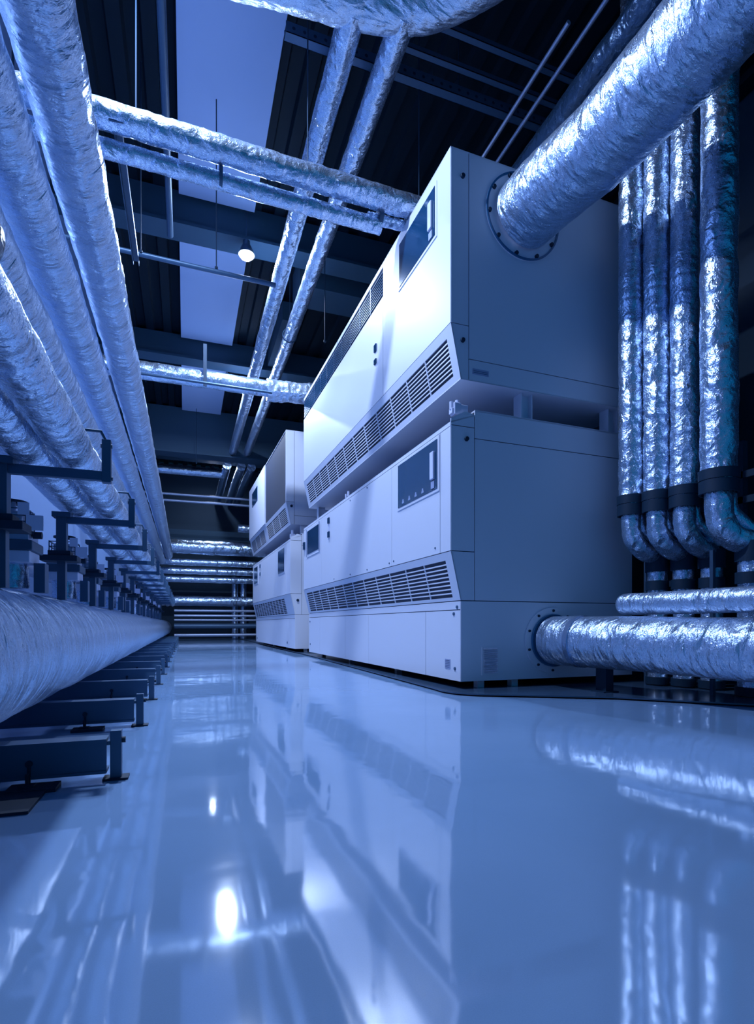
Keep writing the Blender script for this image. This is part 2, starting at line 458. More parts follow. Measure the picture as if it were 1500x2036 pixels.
link('handle_plate', fslab(-.1, 3.96, 4.02, 2.08, 2.19, .006), M_LIGHTPLATE, U1, False)
link('hinge', fslab(-.1, 5.62, 5.70, 2.0, 2.14, .03), M_SCREEN, U1, False)
for (b_, z_) in [(.3, 1.32), (1.45, 1.30), (1.32, 1.31), (2.2, 1.30), (2.9, 1.30), (3.7, 1.30), (2.2, 2.34), (2.9, 2.33)]:
    bolt(U1, (-.1, b_, z_), (-1, 0, 0), .011, 'screw', M_STEEL, .006)
for (b_, z_) in [(.10, .20), (.12, .70), (.06, .76), (LL-.1, .66), (LL-.12, .24)]:
    bolt(U1, (0, b_, z_), (-1, 0, 0), .017, 'screw', M_STEEL, .008)
lb = link('label_plate', fslab(0, .19, .29, .19, .28, .004, 0.001), M_LABEL, U1, False)
bm = bmesh.new()
for k in range(5): box(bm, -.0052, -.004, .20, .28, .203+k*.015, .208+k*.015)
link('label_print', bm, M_PRINT, lb, False)
bolt(U1, (.06, 0, 2.27), (0, -1, 0), .022)
# end louvre
lv = link('vent_frame', B(.215, .395, -.008, .004, .14, .40), M_PAINT, U1, False)
bm = bmesh.new()
for k in range(13): plate(bm, [(.23, -.016, .16+k*.018), (.38, -.016, .16+k*.018), (.38, -.009, .170+k*.018), (.23, -.009, .170+k*.018)], .002)
link('vent_slat', bm, M_STEEL_LT, lv, False)
fl = link('duct_flange', ring(bmesh.new(), (1.0, 0.0, .45), (0, -1, 0), .2, .315, .012, 64), M_PAINT, U1)
bm = ring(bmesh.new(), (1.0, -.012, .45), (0, -1, 0), .2, .25, .02, 64); link('flange_lip', bm, M_DARKPANEL, fl)
for k in range(10):
    a = k*PI/5+.3; bolt(fl, (1.0+.285*math.cos(a), -.012, .45+.285*math.sin(a)), (0, -1, 0), .013, 'bolt', M_RUBBER, .012)
feet(U1, LL)
# corner fitting on top of near corner
bm = B(-.05, .02, .02, .10, 2.49, 2.60, bev=.008); box(bm, -.07, -.02, .03, .09, 2.50, 2.55, bev=.006); cyl(bm, (-.06, .06, 2.54), (-.06, .06, 2.61), .018)
cyl(bm, (0.0, .06, 2.58), (0.0, .06, 2.63), .02); box(bm, .0, .09, .02, .12, 2.50, 2.585, bev=.006)
link('corner_fitting', bm, M_LIGHTPLATE, U1, False)
bm = cyl(bmesh.new(), (-.03, 3.2, 2.46), (-.03, 3.2, 2.53), .018); cyl(bm, (-.03, 3.32, 2.46), (-.03, 3.32, 2.52), .014); link('corner_fitting', bm, M_LIGHTPLATE, U1)

U2 = lower_unit('far lower white cooling unit with two small dark windows, farther down the aisle', 7.0, 5.65, True)
s = screen(U2, .62, 1.35, 1.78, 2.30, False)
s = screen(U2, 4.6, 5.3, 1.82, 2.3, False)
for z_ in (1.98, 2.2): link('door_handle', fslab(-.1, 4.1, 4.18, z_, z_+.1, .02), M_SCREEN, U2, False)
bolt(U2, (.06, 0, 1.12), (0, -1, 0), .03)
for (b_, z_) in [(.8, .2), (5.4, .2)]: bolt(U2, (0, b_, z_), (-1, 0, 0), .03, 'screw', M_STEEL, .01)
feet(U2, 5.65)
bm = cyl(bmesh.new(), (.0, .25, 2.48), (.0, .25, 2.63), .03); box(bm, -.05, .05, .2, .3, 2.47, 2.55); link('corner_fitting', bm, M_LIGHTPLATE, U2)

def upper_unit(label, b, L, far):
    t = thing('cooling_unit', label, 'cooling unit', mloc(b, 0), MYAW, 'white cooling units in two stacks')
    i = .012; T = 4.856
    prof = [(i, 2.80+i), (WD-i, 2.80+i), (WD-i, T-i), (-.1+i, T-i), (-.1+i, 3.29), (i, 2.82)]
    link('body', prism(prof, i, L-i), M_CORE, t, False)
    link('bottom_panel', B(0, WD, 0, L, 2.80, 2.81), M_PAINT, t, False)
    link('top_panel', B(-.1, WD, 0, L, T-.01, T), M_PAINT, t, False)
    a = lambda z: -0.1*(z-2.81)/(3.29-2.81)
    gz0, gz1 = 2.87, 3.20
    ops = [(.11, L-.15)] if not far else [(.2, 2.75), (3.2, L-.2)]
    bm = bmesh.new()
    def sl(b0, b1, z0, z1): plate(bm, [(a(z0), b1, z0), (a(z0), b0, z0), (a(z1), b0, z1), (a(z1), b1, z1)], .012)
    sl(0, L, 2.81, gz0); sl(0, L, gz1, 3.286); e = 0
    for (g0, g1) in ops: sl(e, g0, gz0, gz1); e = g1
    sl(e, L, gz0, gz1)
    link('grille_frame', bm, M_PAINT, t, False)
    for (g0, g1) in ops: grille(t, (a(gz0), gz0), (a(gz1), gz1), g0, g1, 9, 12 if not far else 3)
    return t
U3 = upper_unit('near upper white cooling unit with a large angled foil duct bolted to its end', 0, LL, False)
for (c0, c1, z0, z1) in [(0, 1.65, 3.29, 4.856), (1.65, LL, 3.29, 4.46), (1.65, LL, 4.80, 4.856)]:
    bm = bmesh.new(); fpanel(bm, -.1, c0, c1, z0, z1); link('door_panel', bm, M_PAINT, U3, False)
bm = bmesh.new(); plate(bm, [(-.097, LL, 4.47), (-.097, 1.66, 4.47), (-.097, 1.66, 4.79), (-.097, LL, 4.79)], .006)
gt = grille(U3, (-.1, 4.47), (-.1, 4.79), 1.68, LL-.02, 9, 10, m_s=M_DARKPANEL, m_d=M_STEEL); bm.free()
side_parts(U3, LL, False, False)
s = screen(U3, .29, 1.14, 4.26, 4.72)
for z_ in (3.92, 3.77): link('door_handle', fslab(-.1, 1.86, 1.93, z_, z_+.06+(.03 if z_ > 3.9 else 0), .015), M_SCREEN, U3, False)
bolt(U3, (.02, 0, 4.62), (0, -1, 0), .022); bolt(U3, (.02, 0, 3.15), (0, -1, 0), .022)
lb = link('label_plate', B(.12, .29, -.005, .002, 2.865, 2.915), M_LABEL, U3, False)
bm = bmesh.new()
for k in range(2): box(bm, .13, .28, -.0062, -.005, 2.878+k*.015, 2.882+k*.015)
link('label_print', bm, M_PRINT, lb, False)
fl = link('duct_flange', ring(bmesh.new(), (.66, 0, 4.42), (0, -1, 0), .28, .40, .012, 64), M_PAINT, U3)
link('flange_lip', ring(bmesh.new(), (.66, -.012, 4.42), (0, -1, 0), .385, .402, .012, 64), M_DARKPANEL, fl)
for k in range(10):
    a = k*PI/5+.1; bolt(fl, (.66+.37*math.cos(a), -.012, 4.42+.37*math.sin(a)), (0, -1, 0), .02, 'bolt', M_RUBBER, .02)
# steel posts carrying the upper unit
for k, (b_, x_) in enumerate([(.05, .745), (.05, 1.8), (2.9, .5), (LL-.2, .2)]):
    bm = B(x_-.065, x_-.055, b_, b_+.12, 2.545, 2.80); box(bm, x_+.055, x_+.065, b_, b_+.12, 2.545, 2.80); box(bm, x_-.06, x_+.06, b_+.055, b_+.065, 2.545, 2.80)
    o = tag(link('support_post', bm, M_PAINT, None, False), 'white steel post between the stacked near units, %s' % ['at the end face beside the front corner', 'at the end face toward the risers', 'halfway back', 'at the rear'][k], 'post')
    o.location = mloc(0); o.rotation_euler = (0, 0, MYAW)

U4 = upper_unit('far upper white cooling unit with a darker recessed front panel, stacked in the distance', 7.45, 5.9, True)
bm = bmesh.new(); fpanel(bm, -.1, 0, .06, 3.29, 4.856); link('door_panel', bm, M_PAINT, U4, False)
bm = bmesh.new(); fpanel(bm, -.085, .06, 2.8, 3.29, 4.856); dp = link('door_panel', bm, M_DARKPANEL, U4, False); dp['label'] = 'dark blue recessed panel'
bm = bmesh.new(); fpanel(bm, -.12, 2.8, 5.9, 3.29, 4.856, .03); link('door_panel', bm, M_PAINT, U4, False)
link('screen', fslab(-.12, 4.1, 5.2, 4.2, 4.62, .008), M_SCREEN, U4, False)
side_parts(U4, 5.9, False, True)
bm = bmesh.new(); plate(bm, [(.36, -.004, 4.05), (.55, -.004, 3.9), (1.0, -.004, 3.9), (1.2, -.004, 4.1), (1.2, -.004, 4.55), (1.0, -.004, 4.72), (.55, -.004, 4.72), (.36, -.004, 4.5)], .02)
link('end_hatch', bm, M_DARKPANEL, U4, False)
bolt(U4, (.02, 0, 3.2), (0, -1, 0), .03)
for k, (b_, x_) in enumerate([(.05, .3), (2.9, .4), (5.0, .3)]):
    bm = B(x_-.06, x_+.06, b_, b_+.08, 2.545, 2.80)
    o = tag(link('support_post', bm, M_PAINT, None, False), 'white steel post between the stacked far units, %s' % ['nearest the aisle corner', 'halfway back', 'at the rear'][k], 'post')
    o.location = mloc(7.45); o.rotation_euler = (0, 0, MYAW)

# big ducts joined to the machines
D1 = pipe('huge bright foil duct slanting out of the near upper unit toward the top right', [(2.98, 4.27, 4.42), (3.00, 4.02, 4.42), (3.11, 3.45, 4.40), (3.12, 2.6, 4.40), (3.12, -1.5, 4.40)], .31,
          M_FOIL_BIG, name='insulated_duct', cat='duct', rad=.35, step=.025, seg=72, amp=.022, seams=1.1, seed=3, ripple=.012)
D2 = pipe('thick foil duct leaving the base of the near lower unit above the floor', [(3.32, 4.27, .45), (3.33, 4.0, .45), (3.55, 3.35, .44), (3.78, 2.6, .42), (3.95, 1.9, .42)], .228,
          M_FOIL_BIG, name='insulated_duct', cat='duct', rad=.3, step=.025, seg=64, amp=.018, seams=.6, seed=5, ripple=.01,
          bands=[((3.345, 3.93, .45), (.15, -1, 0))])
bm = B(-.04, .04, -.06, .06, 0, .24); box(bm, -.08, .08, -.08, .08, 0, .02); 
t = tag(link('duct_stand', bm, M_RUBBER, None, False), 'dark stub stand holding the thick floor duct near the unit', 'stand'); t.location = (3.42, 3.74, .012)
D3 = pipe('small foil header pipe with a rounded end lying above the thick floor duct', [(3.57, 3.74, .775), (3.74, 2.65, .78), (3.85, 1.9, .78)], .092, M_FOIL_BIG, rad=.1, step=.02, seg=48, amp=.03, seams=.5, seed=8, round_start=True, ripple=.02)

# ================================================================ RISERS on the right
RIS = [(3.95, 3.98, .110, 'leftmost, nearest the white unit'), (4.04, 3.77, .112, 'second of the four from the white unit'),
       (4.12, 3.55, .113, 'third of the four from the white unit'), (4.01, 3.14, .132, 'rightmost and thickest of the four')]
for k, (x, y, r, w) in enumerate(RIS):
    t = thing('riser_pipe', 'upright foil riser pipe with dark collar, %s' % w, 'pipe', (x, y, 0.012), 0, 'row of four upright riser pipes')
    ox, oy = (.30, -.02) if k < 3 else (.24, -.10)
    zc = 1.80+(.02 if k == 3 else 0)
    link('riser_jacket', wrap_tube([(.03, 0, 7.0), (.0, 0, 4.0), (0, 0, zc-.1)], r, step=.03, seg=44, amp=.05, seams=.7, seed=20+k, ripple=.03), M_FOIL, t)
    rr = r*.78
    link('elbow_jacket', wrap_tube([(0, 0, zc-.15), (0, 0, 1.42), (.10, -.03, 1.28), (ox, oy, 1.24), (ox, oy, 1.05)], rr, rad=.10, step=.015, seg=36, amp=.05, seams=.25, seed=30+k, ridge=False, ripple=.03), M_FOIL, t)
    link('elbow_jacket', wrap_tube([(.09, -.02, zc-.15), (.10, -.02, 1.5), (.2, -.06, 1.40), (ox+.05, oy, 1.3)], rr*.5, rad=.08, step=.02, seg=24, amp=.06, seams=.25, seed=35+k, ridge=False), M_FOIL, t)
    link('lower_jacket', wrap_tube([(ox, oy, 1.12), (ox, oy, .07)], rr, step=.03, seg=36, amp=.04, seams=.4, seed=40+k), M_FOIL, t)
    for (p, rad_, w_) in [((0, 0, zc-.14), r, .10), ((0, 0, zc-.045), r*1.03, .08), ((ox, oy, 1.17), rr*1.1, .16), ((ox, oy, .96), rr*1.06, .09), ((ox, oy, .06), rr*1.08, .07)]:
        band(p, (0, 0, 1), rad_, w_, M_RUBBER, t, 'collar', .010)
    bm = cyl(bmesh.new(), (ox, oy, 0), (ox, oy, .08), rr*.6); cyl(bm, (ox, oy, 0), (ox, oy, .02), rr*1.15); link('pipe_foot', bm, M_RUBBER, t)
# frame the risers are strapped to
t = thing('pipe_rack', 'dark upright steel rack behind the four riser pipes', 'rack', (4.62, 3.9, .012))
for dy in (0.28, -.5, -1.2):
    link('rack_post', B(-.03, .03, dy-.03, dy+.03, 0, 2.2), M_RUBBER, t, False)
for z in (1.0, 1.68, 1.9): link('rack_rail', B(-.03, .03, -1.4, .3, z-.03, z+.03), M_RUBBER, t, False)
for x, y in ((4.13, 4.17), (3.98, 3.35)):
    t = tag(link('rack_upright', B(-.015, .015, -.015, .015, 0, 1.2), M_DARKMETAL, None, False), 'thin upright steel bar beside the riser elbows, %s' % ('next to the white unit' if y > 4 else 'between the lower pipes'), 'bar')
    t.location = (x+.1, y-.1, .012)
pipe('dark thick upright pipe standing behind the riser row', [(4.95, 3.3, .012), (4.95, 3.3, 7.0)], .16, M_FOIL_BLACK, step=.08, seg=32, amp=.03, seed=51)
pipe('dark crumpled foil pipe running high above the huge slanting duct', [(3.55, 3.0, 5.6), (3.55, 6.8, 5.6)], .16, M_FOIL_BLACK, step=.05, seg=32, amp=.05, seed=52)

# ================================================================ LEFT HIGH DUCTS (run the length of the hall)
pipe('long foil duct with its right edge against the dark ceiling, topmost of the left bundle', [(-.585, .3, 3.22), (-.585, 21.7, 3.22)], .147, M_FOIL_BIG, name='insulated_duct', cat='duct', step=.04, seg=56, amp=.05, seams=1.0, seed=60, ripple=.02, group='long foil pipes along the left wall')
pipe('long foil duct second from the top of the left bundle, with deep creases', [(-.85, .3, 3.0), (-.85, 21.7, 3.0)], .145, M_FOIL_BIG, name='insulated_duct', cat='duct', step=.04, seg=56, amp=.05, seams=1.0, seed=61, ripple=.02, group='long foil pipes along the left wall')
pipe('long foil duct third from the top of the left bundle, behind the black elbow', [(-1.0, .3, 2.60), (-1.0, 21.7, 2.60)], .152, M_FOIL_BIG, name='insulated_duct', cat='duct', step=.04, seg=56, amp=.05, seams=.9, seed=62, ripple=.02, group='long foil pipes along the left wall')
pipe('long foil pipe resting on the bracket ends, right one of the lower pair', [(-.452, .2, 1.352), (-.452, 21.3, 1.352)], .079, M_FOIL, step=.025, seg=44, amp=.05, seams=.6, seed=63, ripple=.03, group='long foil pipes along the left wall')
pipe('long foil pipe resting on the bracket bars, left one of the lower pair', [(-.622, .2, 1.348), (-.622, 21.3, 1.348)], .078, M_FOIL, step=.025, seg=44, amp=.06, seams=.5, seed=64, ripple=.03, group='long foil pipes along the left wall')
pipe('long foil pipe tucked against the left wall above the lower pair', [(-1.15, .2, 1.95), (-1.15, 21.3, 1.95)], .17, M_FOIL_BIG, name='insulated_duct', cat='duct', step=.05, seg=40, amp=.05, seams=.8, seed=66, group='long foil pipes along the left wall')
BIG = pipe('very large foil main pipe lying on the floor frames at the left', [(-.853, .9, .474), (-.853, 24, .474)], .306, M_FOIL_BIG, name='insulated_duct', cat='duct', step=.03, seg=84, amp=.014, seams=.75, seed=65, ripple=.012, group='long foil pipes along the left wall')
pipe('black crumpled elbow poking out under the upper left ducts', [(-1.8, 2.8, 2.32), (-1.15, 2.8, 2.31), (-.76, 2.8, 2.31)], .17, M_FOIL_BLACK, rad=.2, step=.02, seg=40, amp=.06, seed=70, round_end=True, seams=.3)

# ---- floor frames
POSTY = [2.33+1.17*i for i in range(18)]
def frame_thing(i, y):
    t = thing('floor_frame', '', 'pipe support', (0, y, 0), 0, 'steel floor frames under the large main pipe')
    bm = B(-.275, -.235, -.02, .02, .006, .19, bev=.002); link('frame_post', bm, M_STEEL, t, False)
    bm = B(-.30, -.21, -.035, .035, 0, .008); cyl(bm, (-.222, .0, .15), (-.235, 0, .15), .012); link('base_plate', bm, M_RUBBER, t, False)
    bm = bmesh.new()
    box(bm, -1.5, -.285, -.045, .045, .152, .163); box(bm, -1.5, -.285, -.045, .045, .032, .043); box(bm, -1.5, -.285, -.040, -.030, .043, .152)
    box(bm, -.31, -.275, -.02, .02, .135, .150)
    link('cross_beam', bm, M_STEEL, t, False)
    bm = B(-.545, -.535, -.048, -.036, .0, .10); cyl(bm, (-.54, -.05, .09), (-.54, -.036, .09), .012); box(bm, -.60, -.44, -.12, -.02, .0, .014); cyl(bm, (-.54, -.07, 0), (-.54, -.07, .06), .006)
    box(bm, -.565, -.515, -.09, -.05, .014, .022)
    link('anchor_clamp', bm, M_RUBBER, t, False)
    bm = B(-1.1, -1.02, -.04, .04, .0, .04); link('base_block', bm, M_RUBBER, t, False)
    return t
f0 = frame_thing(0, POSTY[0])
ORD = ['nearest the camera', 'second', 'third', 'fourth', 'fifth', 'sixth', 'seventh', 'eighth', 'ninth', 'tenth', 'eleventh', 'twelfth', 'thirteenth', 'fourteenth', 'fifteenth', 'sixteenth', 'seventeenth', 'eighteenth']
f0['label'] = 'steel floor frame with post and clamp under the large left pipe, nearest the camera'
for i, y in enumerate(POSTY[1:], 1):
    dup(f0, (0, y, 0), 'steel floor frame under the large left pipe, %s from the camera' % ORD[i])
t = tag(link('floor_mat', B(-1.4, -.47, 1.98, 2.25, .0, .01), M_RUBBER, None, False), 'dark flat rubber strip on the floor in front of the nearest frame', 'mat')

# ---- L brackets carrying the lower pipe pair
BY = [2.6+1.16*i for i in range(14)]
t0 = thing('pipe_bracket', 'dark steel bracket carrying the lower pipe pair, nearest the camera', 'bracket', (0, BY[0], 0), 0, 'steel brackets under the lower pipe pair')
bm = B(-.71, -.335, -.016, .016, 1.222, 1.262, bev=.002); link('bracket_bar', bm, M_STEEL, t0, False)
bm = B(-.340, -.304, -.018, .018, 1.215, 1.40, bev=.002); cyl(bm, (-.30, 0, 1.375), (-.345, 0, 1.375), .01); cyl(bm, (-.298, 0, 1.235), (-.31, 0, 1.235), .009); link('bracket_post', bm, M_STEEL, t0, False)
bm = cyl(bmesh.new(), (-.34, 0, 1.437), (-.80, 0, 1.437), .006); cyl(bm, (-.322, 0, 1.39), (-.345, 0, 1.437), .006); link('tie_rod', bm, M_DARKMETAL, t0)
bm = B(-.74, -.685, -.03, .03, 1.02, 1.285, bev=.002); box(bm, -.76, -.66, -.045, .045, 1.255, 1.285); link('stanchion', bm, M_DARKMETAL, t0, False)
bm = B(-.82, -.62, -.07, .07, .985, 1.02, bev=.003); box(bm, -.78, -.66, -.05, .05, 1.02, 1.05, bev=.003); link('flange', bm, M_RUBBER, t0, False)
link('foot_post', B(-.735, -.69, -.025, .025, .752, .985), M_DARKMETAL, t0, False)
for i, y in enumerate(BY[1:], 1): dup(t0, (0, y, 0), 'dark steel bracket carrying the lower pipe pair, %s from the camera' % ORD[i])

# ---- valve assemblies standing on the main pipe
def valve(y):
    t = thing('valve_assembly', 'boxy valve assembly on the large left pipe, nearest the camera', 'valve', (-.83, y, .785), 0, 'valve assemblies in a row above the large main pipe')
    link('stub_pipe', wrap_tube([(0, 0, 0), (0, 0, .13)], .075, step=.02, seg=28, amp=.05, seams=.2, seed=80), M_FOIL_FAR, t)
    link('lower_box', B(-.10, .10, -.10, .10, .125, .185, bev=.004), M_LIGHTPLATE, t, False)
    link('clamp_band', B(-.115, .115, -.115, .115, .185, .235, bev=.006), M_DARKMETAL, t, False)
    link('middle_box', B(-.095, .095, -.095, .095, .235, .27, bev=.004), M_STEEL_LT, t, False)
    bm = cyl(bmesh.new(), (0, 0, .27), (0, 0, .285), .12, 24); cyl(bm, (.10, -.03, .27), (.14, -.03, .27), .018); link('valve_flange', bm, M_RUBBER, t)
    # wire cage box
    bm = bmesh.new()
    for u in (-.08, 0, .08):
        for (dx, dy) in ((u, -.08), (u, .08), (-.08, u), (.08, u)): box(bm, dx-.003, dx+.003, dy-.003, dy+.003, .285, .40)
    for z in (.30, .33, .36, .395):
        for q in (-.08, .08): box(bm, -.083, .083, q-.003, q+.003, z-.003, z+.003); box(bm, q-.003, q+.003, -.083, .083, z-.003, z+.003)
    c = link('wire_cage', bm, M_DARKMETAL, t, False)
    link('valve_core', B(-.06, .06, -.06, .06, .285, .385, bev=.01), M_STEEL_LT, t, False)
    link('tag_plate', B(.085, .16, -.10, -.094, .285, .36), M_LIGHTPLATE, t, False)
    link('tag_plate', B(.05, .10, -.105, -.099, .36, .42), M_LIGHTPLATE, t, False)
    link('side_plate', B(.10, .15, -.02, .06, -.02, .13), M_STEEL, t, False)
    bm = cyl(bmesh.new(), (0, 0, .385), (0, 0, .44), .02); link('valve_stem', bm, M_STEEL_LT, t)
    bm = ring(bmesh.new(), (0, 0, .43), (0, 0, 1), .055, .07, .012, 24); box(bm, -.06, .06, -.005, .005, .432, .44); box(bm, -.005, .005, -.06, .06, .432, .44); link('handwheel', bm, M_RUBBER, t)
    return t
v0 = valve(3.2)
for i in range(1, 12): dup(v0, (-.83+(.02 if i % 2 else -.02), 3.2+1.16*i, .785), 'boxy valve assembly on the large left pipe, %s from the camera' % ORD[i])
pipe('thin bare pipe running along the row of valve assemblies', [(-1.12, 1.0, 1.02), (-1.12, 22, 1.02)], .05, M_STEEL_LT, step=.2, seg=20, amp=.0, seams=5, ridge=False, seed=90)

# ================================================================ OVERHEAD PIPES
def hanger(x, y, z, r, label):
    t = thing('pipe_hanger', label, 'hanger', (x, y, z))
    bm = ring(bmesh.new(), (0, -.015, 0), (0, 1, 0), r+.008, r+.018, .03, 28) ; link('hanger_ring', bm, M_DARKMETAL, t)
    bm = cyl(bmesh.new(), (0, 0, r+.01), (0, 0, 7.55-z), .008, 8); link('hanger_rod', bm, M_DARKMETAL, t)
    return t
pipe('upper of two foil pipes crossing overhead below the ceiling board', [(-1.85, 5.15, 5.0), (2.95, 5.25, 5.0)], .112, M_FOIL, step=.03, seg=40, amp=.06, seams=.9, seed=100, group='pair of crossing overhead pipes', ripple=.02)
p2 = pipe('lower, thinner of two foil pipes crossing overhead', [(-1.85, 5.25, 4.80), (1.95, 5.38, 4.82)], .078, M_FOIL, step=.03, seg=36, amp=.05, seams=1.1, seed=101, group='pair of crossing overhead pipes')
t = tag(link('pipe_clamp', ring(bmesh.new(), (0, 0, 0), (1, 0, 0), .08, .098, .03, 30), M_DARKMETAL), 'dark clamp ring around the thinner crossing pipe', 'clamp'); t.location = (.30, 5.315, 4.835)
# messy valves where they reach the machine
t = thing('pipe_valve', 'dark cluster of valves where the crossing pipes reach the near unit', 'valve', (2.05, 5.36, 4.9))
link('valve_body', wrap_tube([(-.25, 0, -.03), (.5, .0, -.01)], .055, step=.02, seg=24, amp=.12, seams=.15, seed=102), M_FOIL_FAR, t)
bm = cyl(bmesh.new(), (.0, 0, 0), (0, 0, .28), .02); cyl(bm, (-.08, 0, .28), (.08, 0, .28), .012)
link('valve_handle', bm, M_DARKMETAL, t)
for q in (-.12, .30): link('flange', cyl(bmesh.new(), (q-.02, 0, -.01), (q+.02, 0, -.01), .10, 20), M_DARKMETAL, t)
link('bonnet', cyl(bmesh.new(), (.2, 0, 0), (.2, 0, .2), .03), M_DARKMETAL, t)
# pair of pipes running down the hall
pipe('left of two long foil pipes running down the hall under the ceiling', [(1.47, 4.75, 6.3), (1.47, 18.33, 6.3)], .126, M_FOIL, step=.04, seg=44, amp=.05, seams=.9, seed=103, group='pair of ceiling pipes running down the hall', ripple=.02)
pipe('right of two long foil pipes running down the hall under the ceiling', [(1.93, 4.62, 6.3), (1.95, 12.0, 6.3), (1.93, 18.33, 6.3)], .12, M_FOIL, step=.04, seg=44, amp=.05, seams=.9, seed=104, group='pair of ceiling pipes running down the hall', ripple=.02)
hanger(1.94, 10.6, 6.3, .125, 'dark hanger ring around the right ceiling pipe')
pipe('large foil elbow curving across the top edge above the two ceiling pipes', [(-.2, 4.95, 6.38), (1.2, 4.80, 6.38), (1.95, 4.72, 6.38), (2.6, 4.2, 6.38), (3.2, 3.0, 6.38)], .20, M_FOIL_BIG, name='insulated_duct', cat='duct', rad=.45, step=.025, seg=56, amp=.05, seams=.5, seed=105, ripple=.02)
for k, (x, x2) in enumerate([(1.33, 1.24), (1.80, 1.70), (2.14, 2.08)]):
    pipe('short foil ceiling pipe beyond the deep beam, %s' % ['left of three', 'middle of three', 'right of three'][k], [(x, 18.9, 6.0), (x, 24.6, 6.0)], .14, M_FOIL_FAR, step=.08, seg=28, amp=.06, seams=.8, seed=110+k, group='three pipes beyond the deep beam')
# cross duct into the near upper unit's far end
pipe('foil pipe crossing overhead into the far top of the near upper unit', [(-1.85, 10.25, 5.05), (1.5, 10.3, 5.06)], .15, M_FOIL_FAR, step=.05, seg=36, amp=.05, seams=.9, seed=120)
pipe('bright wide foil sleeve entering the far top of the near upper unit', [(1.45, 10.3, 5.04), (2.0, 10.3, 5.06), (2.4, 10.3, 5.1)], .19, M_FOIL_BIG, rad=.1, name='insulated_duct', cat='duct', step=.02, seg=44, amp=.10, seams=.25, seed=121, ripple=.05)
t = tag(link('hanger_strap', B(-.03, .03, -.01, .01, 0, .75), M_RUBBER, None, False), 'dark vertical strap hanging at the crossing pipe in the middle distance', 'strap'); t.location = (.33, 10.1, 4.86)
pipe('thin bare tube running just under the middle crossing pipe', [(-1.85, 9.95, 4.86), (1.5, 9.98, 4.86)], .022, M_DARKMETAL, step=.3, seg=16, amp=0, seams=9, ridge=False, seed=1)
pipe('short foil pipe crossing in the distance by the far lamp', [(-1.85, 19.9, 5.95), (1.28, 19.9, 5.95)], .15, M_FOIL_FAR, step=.06, seg=28, amp=.05, seams=.9, seed=122)
# strut, thin tube and rods
t = thing('strut_channel', 'dark straight strut channel hanging beside the crossing pipes', 'strut', (-.56, 5.1, 4.98))
bm = B(-.035, .035, 0, 2.0, 0, .008); box(bm, -.035, -.027, 0, 2.0, -.05, 0); box(bm, .027, .035, 0, 2.0, -.05, 0); link('channel', bm, M_DARKMETAL, t, False)
link('channel_clip', B(-.06, .06, .0, .10, -.07, .03, bev=.004), M_DARKMETAL, t, False)
pipe('thin bare tube crossing below the lit ceiling board past the lamp', [(-1.85, 7.25, 5.20), (1.15, 7.35, 5.20)], .03, M_STEEL, step=.3, seg=16, amp=0, seams=9, ridge=False, seed=1)
RODS = [(-.52, 7.27, 5.2, 'at the end of the strut channel'), (.38, 7.32, 5.23, 'on the thin crossing tube'), (-.42, 5.3, 5.05, 'rising from the crossing pipes at the left'), (.33, 18.0, 5.7, 'far off before the deep beam'),
        (1.15, 5.3, 5.1, 'behind the left ceiling pipe'), (2.0, 8.0, 4.9, 'right of the ceiling pipes'), (2.45, 5.5, 5.1, 'above the valve cluster'), (-.8, 3.1, 3.2, 'left of the ceiling board'), (2.3, 4.9, 6.55, 'above the perforated channel'), (3.0, 5.6, 6.7, 'among the ceiling rails')]
for (x, y, z, w) in RODS:
    bm = cyl(bmesh.new(), (0, 0, 0), (0, 0, 7.56-z), .007, 8); cyl(bm, (0, 0, 0), (0, 0, .03), .02, 8)
    o = link('hanger_rod', bm, M_RUBBER); o.location = (x, y, z); tag(o, 'thin threaded ceiling rod, %s' % w, 'rod', 'thin ceiling rods')
pipe('pale narrow conduit running along the ceiling beside the first board', [(-.22, 1.0, 6.6), (-.22, 8.9, 6.6)], .045, M_DARKMETAL, name='ceiling_conduit', cat='conduit', step=.3, seg=16, amp=0, seams=9, ridge=False, seed=1)
# ceiling rails upper right
def rail(x0, x1, y, z, label, perf=False, w=.035, h=.05):
    t = thing('ceiling_rail', label, 'rail', (x0, y, z), 0, None if perf else 'plain ceiling rails')
    bm = B(0, x1-x0, -w, w, 0, .006); box(bm, 0, x1-x0, -w, -w+.006, 0, h); box(bm, 0, x1-x0, w-.006, w, 0, h)
    if perf:
        x = .08
        while x < x1-x0-.05: f0_ = len(bm.faces); cyl(bm, (x, -w-.0015, h*.5), (x, -w+.001, h*.5), h*.16, 10); x += .11; bm.faces.ensure_lookup_table(); [setattr(f, 'material_index', 1) for f in bm.faces[f0_:]]
    rc = link('rail_channel', bm, M_STEEL, t, False)
    if perf: rc.data.materials.append(M_RUBBER)
    return t
rail(2.2, 4.6, 4.9, 6.6, 'plain ceiling rail nearest the top edge of the picture')
rail(1.9, 4.6, 5.2, 6.6, 'plain ceiling rail between the other two rails')
rail(.95, 4.6, 5.45, 6.55, 'perforated steel ceiling channel passing behind the two ceiling pipes', True, .05, .11)
for k, (x, y0, y1) in enumerate([(3.42, 4.2, 7.5), (3.62, 3.3, 7.5)]):
    pipe('slim ceiling conduit %s above the near upper unit' % ['left', 'right'][k], [(x, y0, 6.3), (x, y1, 6.3)], .022, M_STEEL_LT, name='ceiling_conduit', cat='conduit', step=.3, seg=12, amp=0, seams=9, ridge=False, seed=1, group='two slim conduits')

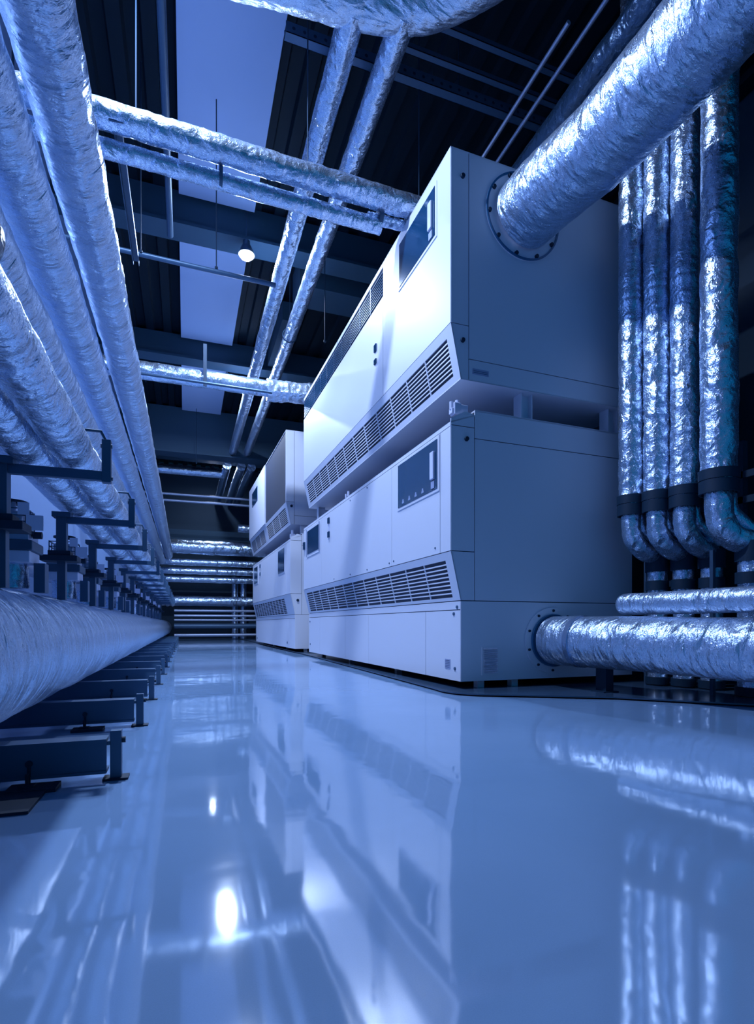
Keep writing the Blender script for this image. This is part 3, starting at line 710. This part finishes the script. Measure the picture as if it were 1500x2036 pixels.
# ================================================================ LAMPS
LW = ['just out of view above the left ducts, nearest the camera', 'brightest, hanging before the lit ceiling board', 'added unseen behind the middle crossing pipe to brighten the white units', 'tiny in the far distance beside a foil pipe']
for i, (x, y, z, e) in enumerate(LAMPS):
    t = thing('ceiling_lamp', 'round hanging high-bay lamp, %s' % LW[i], 'lamp', (x, y, z), 0, 'row of ceiling lamps')
    bm = cyl(bmesh.new(), (0, 0, -.04), (0, 0, .10), .14, 32, .08); link('lamp_shade', bm, M_DARKMETAL, t)
    bm = cyl(bmesh.new(), (0, 0, -.085), (0, 0, -.04), .09, 32, .125); link('lamp_lens', bm, M_LENS, t)
    bm = cyl(bmesh.new(), (0, 0, .1), (0, 0, 7.55-z), .012, 10); cyl(bm, (0, 0, .1), (0, 0, .2), .06, 16); link('lamp_stem', bm, M_DARKMETAL, t)

# ================================================================ END OF THE HALL
ENDP = [(3.62, .28, 'thickest, with bright glints'), (3.05, .13, 'first thin one below the thickest'), (2.72, .13, 'second thin one below the thickest'), (2.40, .13, 'third thin one below the thickest'),
        (1.55, .20, 'lowest thick one')]
for k, (z, r, w) in enumerate(ENDP):
    pipe('foil pipe crossing the end of the hall, %s' % w, [(-1.9, 22.2+.15*k, z), (7.0, 22.2+.15*k, z)], r, M_FOIL_FAR, step=.08, seg=28, amp=.06, seams=1.2, seed=130+k, group='foil pipes across the end of the hall')
for k, (z, r) in enumerate([(1.14, .05), (.95, .05), (.78, .04), (.55, .10), (.2, .06)]):
    pipe('bare tube low across the end of the hall, %s' % ['topmost', 'second from the top', 'middle', 'thick one', 'just above the floor'][k], [(-.4, 21.9, z), (7.0, 21.9, z)], r, M_STEEL_LT if k != 3 else M_STEEL, step=.5, seg=16, amp=0, seams=9, ridge=False, seed=1, group='bare tubes low across the end')
for k, (x, r) in enumerate([(1.95, .13), (2.3, .13), (2.95, .15), (3.6, .15)]):
    pipe('short upright foil pipe at the end of the hall, %s' % ['leftmost', 'second from the left', 'third from the left', 'rightmost'][k], [(x, 23.28, .012), (x, 23.28, 2.6)], r, M_FOIL_FAR, step=.08, seg=24, amp=.05, seams=.8, seed=140+k, group='upright pipes at the end')
pipe('foil stub pipe high at the end of the hall beside the far unit', [(1.9, 21.3, 4.3), (7.0, 21.3, 4.3)], .15, M_FOIL_FAR, step=.08, seg=24, amp=.06, seams=.8, seed=150)
for k, z in enumerate((5.25, 5.02)):
    pipe('bare tube high across the hall before its end, %s' % ['upper', 'lower'][k], [(-1.85, 20.5, z), (7.0, 20.5, z)], .045, M_STEEL_LT, step=.5, seg=16, amp=0, seams=9, ridge=False, seed=1, group='two bare tubes high across the hall')
struct('trim_9', B(-1.9, 7, 23.4, 23.8, 3.9, 4.5), M_BEAM)
